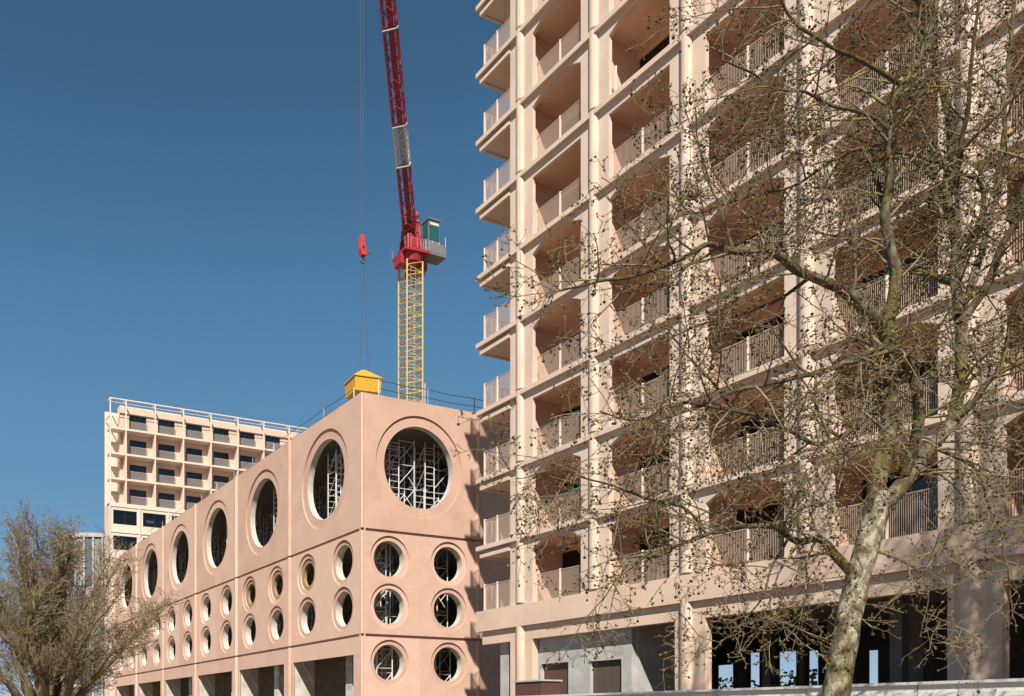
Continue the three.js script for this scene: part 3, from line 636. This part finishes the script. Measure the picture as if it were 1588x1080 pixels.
function addBuds(tree, ctx, cols, size, seedBalls) {
  const { r } = ctx, N = ctx.buds.length, m = std(1, 1, 1, .85); 
  const im = new THREE.InstancedMesh(leafGeo(5), m, N); const mt = new THREE.Matrix4(), q = new THREE.Quaternion(), e = new THREE.Euler(), c = new THREE.Color();
  ctx.buds.forEach((p, i) => {
    const s = size[0] + (size[1] - size[0]) * Math.pow(r(), 2); q.setFromEuler(e.set(r() * 6, r() * 6, r() * 6)); mt.compose(p, q, V(s, s, s)); im.setMatrixAt(i, mt);
    const k = cols[Math.floor(r() * cols.length)], v = .7 + .6 * r(); im.setColorAt(i, c.setRGB(k[0] * v, k[1] * v, k[2] * v));
  });
  im.name = 'buds'; im.userData.kind = 'stuff'; im.castShadow = im.receiveShadow = true; tree.add(im);
  if (seedBalls) {
    const sm = new THREE.InstancedMesh(new THREE.IcosahedronGeometry(1, 1), std(.05, .032, .018, .95), seedBalls);
    const st = new Wood();
    for (let i = 0; i < seedBalls; i++) { const p = ctx.buds[Math.floor(r() * N)].clone(), l = .05 + r() * .09; st.tube([p, p.clone().add(V((r() - .5) * .02, -l, 0))], [.003, .0025], 3, () => [.06, .045, .025]); const s = .014 + r() * .008; mt.compose(p.clone().add(V(0, -l - s, 0)), q.identity(), V(s, s, s)); sm.setMatrixAt(i, mt); }
    sm.name = 'seed_balls'; sm.userData.kind = 'stuff'; sm.castShadow = true; tree.add(sm); part('seed_stalks', st.geo(), barkMat, tree, 'stuff');
  }
}
const planePal = { base: [.145, .1, .048], pale: [.5, .44, .34], moss: [.19, .165, .025], mossiness: .75 };
// main plane tree: limbs followed from the photograph, each with its own depth
{
  const t = thing('plane_tree', 'large budding plane tree with mottled leaning trunk in front of the white hoarding', 'tree');
  const base = at(1286, 1115, 12.3); base.y = 0;
  const r = rng(91), col = barkColor(planePal);
  const ctx = { r, color: col, buds: [], wood: [null, new Wood(), new Wood(), new Wood()].slice(1), cfg: { buds: 4, levels: [
    { perMetre: 4.8, min: 2, len: [.6, 2.3], rad: .021, seg: 8, wob: .34, droop: -.0, along: .55, lift: .12, sides: 5, minRad: .006, from: .12, bias: .8 },
    { perMetre: 7.2, min: 2, len: [.22, .95], rad: .0085, seg: 5, wob: .5, droop: -.03, along: .55, lift: .05, sides: 4, minRad: .004, from: .12 },
    { perMetre: 9, min: 1, len: [.08, .34], rad: .0046, seg: 3, wob: .55, droop: -.0, along: .8, lift: .1, sides: 3, minRad: .003, from: .2 } ] } };
  const limb = (name, list, r0, r1, sides = 12, detail = .12, spr = true) => {
    const raw = list.map((q) => q.isVector3 ? q : at(...q)); let len = 0; for (let k = 1; k < raw.length; k++) len += raw[k].distanceTo(raw[k - 1]);
    const pts = smooth(raw, Math.ceil(len / detail)), radii = pts.map((p, k) => r0 + (r1 - r0) * Math.pow(k / (pts.length - 1), .8));
    if (name !== 'trunk') pts.forEach((p, k) => { const a = Math.min(1, k / 6) * .05; p.x += a * noise.noise(p.x * 2 + 9, p.y * 2, p.z * 2); p.y += a * noise.noise(p.x * 2, p.y * 2 + 5, p.z * 2); p.z += a * noise.noise(p.x * 2, p.y * 2, p.z * 2 + 2); });
    const w = new Wood(); w.tube(pts, radii, sides, col, .16); part(name, w.geo(), bark, t);
    if (spr) sprout(ctx, pts, radii, 0);
    return pts;
  };
  const D = 12.3;
  limb('trunk', [base, at(1293, 1110, D), at(1304, 1033, D), at(1322, 935, D), at(1339, 868, D), at(1357, 806, D), at(1364, 765, D)], .178, .152, 24, .05, false);
  limb('limb', [[1358, 795, D], [1361, 735, D - .05], [1373, 692, D - .08], [1384, 630, D - .1], [1380, 560, D - .2], [1374, 525, D - .3], [1372, 500, D - .3]], .112, .095, 14, .06);
  limb('limb', [[1356, 800, D], [1384, 768, D + .1], [1408, 745, D + .18], [1425, 718, D + .3], [1446, 694, D + .4], [1474, 655, D + .6], [1490, 590, D + .8], [1492, 520, D + 1], [1484, 440, D + 1.1], [1482, 375, D + 1.2], [1470, 300, D + 1.3], [1475, 210, D + 1.4], [1452, 90, D + 1.6], [1440, -60, D + 1.8], [1455, -230, D + 2]], .118, .045, 14, .08);
  limb('limb', [[1402, 735, D + .1], [1416, 690, D - .1], [1422, 630, D - .25], [1414, 580, D - .35], [1392, 550, D - .4], [1372, 542, D - .45], [1335, 553, D - .6], [1288, 574, D - .8], [1230, 588, D - 1], [1150, 604, D - 1.3], [1065, 640, D - 1.5], [1010, 655, D - 1.7]], .085, .016, 12, .08);
  limb('limb', [[1373, 515, D - .3], [1345, 478, D - .4], [1305, 450, D - .5], [1262, 428, D - .6], [1218, 402, D - .8], [1189, 387, D - .9], [1139, 393, D - 1.1], [1101, 380, D - 1.2], [1064, 402, D - 1.3], [1004, 419, D - 1.5], [931, 436, D - 1.8], [868, 452, D - 2]], .09, .012, 12, .08);
  limb('limb', [[1373, 510, D - .3], [1386, 470, D - .3], [1388, 430, D - .3], [1378, 380, D - .4], [1373, 330, D - .5], [1379, 270, D - .6], [1380, 205, D - .6], [1384, 160, D - .6], [1400, 132, D - .6], [1432, 82, D - .5], [1447, 30, D - .5], [1470, -90, D - .5], [1480, -240, D - .4]], .085, .03, 12, .08);
  limb('limb', [[1326, 895, D], [1302, 869, D - .08], [1286, 850, D - .15], [1268, 840, D - .25], [1239, 840, D - .35], [1220, 827, D - .4], [1202, 818, D - .5], [1157, 814, D - .7], [1098, 830, D - 1], [1051, 847, D - 1.2], [1009, 862, D - 1.5], [950, 868, D - 1.7]], .075, .014, 12, .07);
  limb('limb', [[1400, 132, D - .6], [1332, 92, D - .7], [1275, 66, D - .8], [1228, 26, D - .9], [1200, -40, D - 1]], .035, .014, 8);
  limb('limb', [[1382, 205, D - .6], [1348, 180, D - .7], [1291, 160, D - .9], [1247, 142, D - 1], [1180, 125, D - 1.2], [1120, 90, D - 1.4]], .032, .01, 8);
  limb('limb', [[1374, 330, D - .5], [1335, 232, D - .2], [1303, 243, D - .1], [1228, 290, D], [1150, 310, D + .2], [1075, 330, D + .4], [1040, 290, D + .5]], .03, .01, 8);
  limb('limb', [[1484, 430, D + 1.1], [1527, 297, D + .9], [1480, 264, D + .7], [1417, 240, D + .4], [1335, 232, D]], .04, .015, 8);
  limb('limb', [[1491, 500, D + 1], [1530, 444, D + .8], [1556, 380, D + .6], [1575, 340, D + .5], [1600, 250, D + .3], [1640, 140, D]], .07, .03, 10);
  limb('limb', [[1488, 490, D + 1], [1512, 430, D + 1.4], [1530, 360, D + 1.7], [1545, 300, D + 2], [1560, 180, D + 2.4], [1570, 30, D + 2.8], [1590, -140, D + 3]], .06, .025, 10);
  limb('limb', [[1470, 660, D + .6], [1510, 625, D + .3], [1545, 580, D + .1], [1590, 555, D - .1], [1660, 520, D - .4]], .06, .03, 10);
  limb('limb', [[1495, 610, D + .8], [1515, 580, D + 1], [1560, 560, D + 1.4], [1620, 590, D + 1.8]], .035, .015, 8);
  limb('limb', [[1380, 600, D - .15], [1330, 660, D - .5], [1270, 690, D - .8], [1215, 664, D - 1], [1183, 651, D - 1.1], [1139, 639, D - 1.3], [1051, 626, D - 1.6], [994, 650, D - 1.8], [935, 640, D - 2]], .04, .01, 8);
  limb('limb', [[1139, 639, D - 1.3], [1100, 585, D - 1.2], [1064, 550, D - 1.1], [1030, 500, D - 1]], .022, .008, 7);
  limb('limb', [[1139, 393, D - 1.1], [1110, 300, D - .8], [1085, 235, D - .7], [1075, 195, D - .6]], .02, .008, 7);
  limb('limb', [[1260, 428, D - .6], [1200, 470, D - .4], [1140, 490, D - .2], [1070, 510, D], [1000, 540, D + .2]], .028, .008, 7);
  limb('limb', [[1335, 553, D - .6], [1320, 640, D - 1], [1305, 700, D - 1.3], [1280, 760, D - 1.5], [1255, 805, D - 1.7]], .025, .008, 7);
  limb('limb', [[1225, 831, D - .4], [1200, 880, D - .6], [1180, 930, D - .8], [1140, 975, D - 1], [1110, 1010, D - 1.1]], .02, .006, 7);
  limb('limb', [[1098, 830, D - 1], [1060, 790, D - 1.2], [990, 770, D - 1.4], [925, 745, D - 1.6], [870, 730, D - 1.8], [800, 740, D - 2]], .022, .006, 7);
  limb('limb', [[1440, 690, D + .4], [1500, 720, D + .2], [1540, 790, D], [1560, 860, D - .1], [1570, 960, D - .2]], .03, .008, 8);
  limb('limb', [[1345, 850, D], [1420, 880, D - .4], [1440, 930, D - .7], [1430, 990, D - .8]], .018, .006, 7);
  // limbs reaching out of the picture, upwards, towards the street and to the right
  limb('limb', [[1447, 30, D - .5], [1380, -60, D - .9], [1310, -180, D - 1.2], [1260, -330, D - 1.6]], .04, .015, 8);
  limb('limb', [[1452, 90, D + 1.6], [1400, 20, D + 2], [1340, -40, D + 2.4], [1280, -150, D + 2.8]], .04, .015, 8);
  limb('limb', [[1470, 300, D + 1.3], [1420, 250, D + 1.8], [1350, 220, D + 2.4], [1280, 200, D + 2.9], [1200, 215, D + 3.3]], .04, .012, 8);
  limb('limb', [[1484, 440, D + 1.1], [1430, 420, D + 1.6], [1380, 400, D + 2.2], [1310, 370, D + 2.8], [1240, 350, D + 3.3]], .04, .012, 8);
  limb('limb', [[1480, 300, D + 1.2], [1500, 180, D + .8], [1510, 60, D + .5], [1530, -80, D + .2]], .045, .015, 8);
  const names = ['branches', 'small_branches', 'twigs'];
  ctx.wood.forEach((w, k) => part(names[k], w.geo(), barkMat, t, 'stuff'));
  addBuds(t, ctx, [[.09, .058, .024], [.12, .078, .028], [.17, .12, .035], [.2, .155, .045], [.06, .038, .018]], [.007, .024], 2200);
  console.log('plane tree buds', ctx.buds.length, ctx.wood.map((w) => w.i.length / 3).join(' '));
}
// free-grown tree
function freeTree(name, label, group, x, z, height, spread, seed, pal, levels, budCols, budSize, buds, stems, seedBalls = 0) {
  const t = thing(name, label, 'tree', group, [x, 0, z]);
  const r = rng(seed), col = barkColor(pal);
  const ctx = { r, color: col, buds: [], wood: [new Wood(), new Wood(), new Wood()], cfg: { buds, levels } };
  const fork = height * stems.fork, w = new Wood(), tr = smooth([V(0, 0, 0), V(.1, fork * .5, .05), V(0, fork, 0)], 30);
  w.tube(tr, tr.map((_, k) => stems.rad * (1.2 - .4 * k / 30)), 16, col, .15); part('trunk', w.geo(), bark, t);
  for (let k = 0; k < stems.n; k++) {
    const a = k * 2.4 + r() * .6, e = (k % 3 === 0 ? .25 : k % 3 === 1 ? .65 : 1) * spread * (.8 + .3 * r()), top = height * (k % 3 === 0 ? 1 : k % 3 === 1 ? .88 : .68) * (.92 + .12 * r());
    const p = [V(0, fork * (.6 + .4 * r()), 0), V(Math.cos(a) * e * .3, fork + (top - fork) * .3, Math.sin(a) * e * .3), V(Math.cos(a + .3) * e * .65, fork + (top - fork) * .65, Math.sin(a + .3) * e * .65), V(Math.cos(a + .1) * e, top, Math.sin(a + .1) * e)];
    const pts = smooth(p, 34), radii = pts.map((_, i) => stems.rad * .5 * Math.pow(1 - i / 34, .9) + .014);
    pts.forEach((q, i) => { const am = Math.min(1, i / 8) * .18; q.x += am * noise.noise(q.x + seed, q.y * .9, q.z); q.z += am * noise.noise(q.x, q.y * .9 + seed, q.z); });
    const lw = new Wood(); lw.tube(pts, radii, 8, col, .1); part('limb', lw.geo(), bark, t);
    sprout(ctx, pts, radii, 0);
  }
  ['branches', 'small_branches', 'twigs'].forEach((n, k) => part(n, ctx.wood[k].geo(), barkMat, t, 'stuff'));
  addBuds(t, ctx, budCols, budSize, seedBalls);
  console.log(name, ctx.buds.length, ctx.wood.map((q) => q.i.length / 3).join(' '));
  return t;
}
// neighbour of the plane tree: stands mostly outside the frame, its shade falls on the tower
freeTree('plane_tree', 'budding plane tree beside the hoarding whose twigs reach in past the last tower column', null, 17.6, -2.6, 17.5, 4.6, 55, planePal, [
  { perMetre: 3.6, min: 2, len: [.8, 2.8], rad: .028, seg: 6, wob: .5, droop: 0, along: .7, lift: .2, sides: 4, minRad: .008, from: .2 },
  { perMetre: 5, min: 2, len: [.3, 1.1], rad: .011, seg: 4, wob: .7, droop: -.03, along: .5, lift: .05, sides: 3, minRad: .005, from: .15 },
  { perMetre: 5, min: 1, len: [.1, .4], rad: .006, seg: 2, wob: .7, droop: 0, along: .6, lift: .1, sides: 3, minRad: .004, from: .2 }],
  [[.05, .036, .018], [.095, .075, .022], [.13, .11, .03]], [.012, .035], 3, { n: 19, fork: .26, rad: .36 }, 1200);
// bare tree at the left
{
  const p = at(70, 1115, 36);
  freeTree('bare_tree', 'bushy budding tree with many thin brown twigs before the round grey building', null, p.x, p.z, 9.5, 4.9, 17,
    { base: [.2, .145, .078], pale: [.5, .41, .28], moss: [.2, .17, .045], mossiness: .5 }, [
    { perMetre: 4.6, min: 2, len: [.6, 2.0], rad: .02, seg: 7, wob: .3, droop: .02, along: 1.1, lift: .2, sides: 4, minRad: .009, from: .3 },
    { perMetre: 5.6, min: 2, len: [.35, 1.1], rad: .0115, seg: 4, wob: .4, droop: .02, along: 1.1, lift: .2, sides: 3, minRad: .0075, from: .12 },
    { perMetre: 5, min: 1, len: [.15, .45], rad: .0075, seg: 2, wob: .4, droop: .02, along: 1, lift: .2, sides: 3, minRad: .006, from: .2 }],
    [[.17, .11, .055], [.2, .135, .06], [.18, .15, .05], [.23, .17, .08], [.15, .095, .06]], [.012, .036], 4, { n: 30, fork: .12, rad: .3 });
}
// shrubs seen through the tower's ground floor
for (const [px, dep, h] of [[1122, 52, 4.0], [1216, 50, 4.2], [1264, 50, 4.3]]) {
  const { x, z } = at(px, 1115, dep);
  const r = rng(Math.round(x * 7 + z * 13));
  const t = thing('shrub', 'green shrub seen through the rear openings of the tower ground floor', 'shrub', 'shrubs behind the tower', [x, 0, z]);
  const w = new Wood(), pos = [];
  for (let k = 0; k < 26; k++) { const a = r() * 6.3, e = .3 + r() * 1.5, hh = h * (.6 + .4 * r()); const pts = smooth([V(0, 0, 0), V(Math.cos(a) * e * .5, hh * .55, Math.sin(a) * e * .5), V(Math.cos(a) * e, hh, Math.sin(a) * e)], 6); w.tube(pts, pts.map((_, i) => .02 - .002 * i), 4, () => [.09, .075, .045]); for (let n = 0; n < 60; n++) pos.push(pts[1 + Math.floor(r() * 6)].clone().add(V((r() - .5) * .6, (r() - .5) * .6, (r() - .5) * .6))); }
  part('stems', w.geo(), barkMat, t, 'stuff');
  const im = new THREE.InstancedMesh(new THREE.CircleGeometry(.09, 5), std(.07, .1, .03, .8), pos.length), mt = new THREE.Matrix4(), q = new THREE.Quaternion(), e = new THREE.Euler();
  pos.forEach((p, i) => { mt.compose(p, q.setFromEuler(e.set(r() * 6, r() * 6, r() * 6)), V(1, 1, 1)); im.setMatrixAt(i, mt); });
  im.name = 'leaves'; im.userData.kind = 'stuff'; im.castShadow = true; t.add(im);
}

renderer.render(scene, camera);
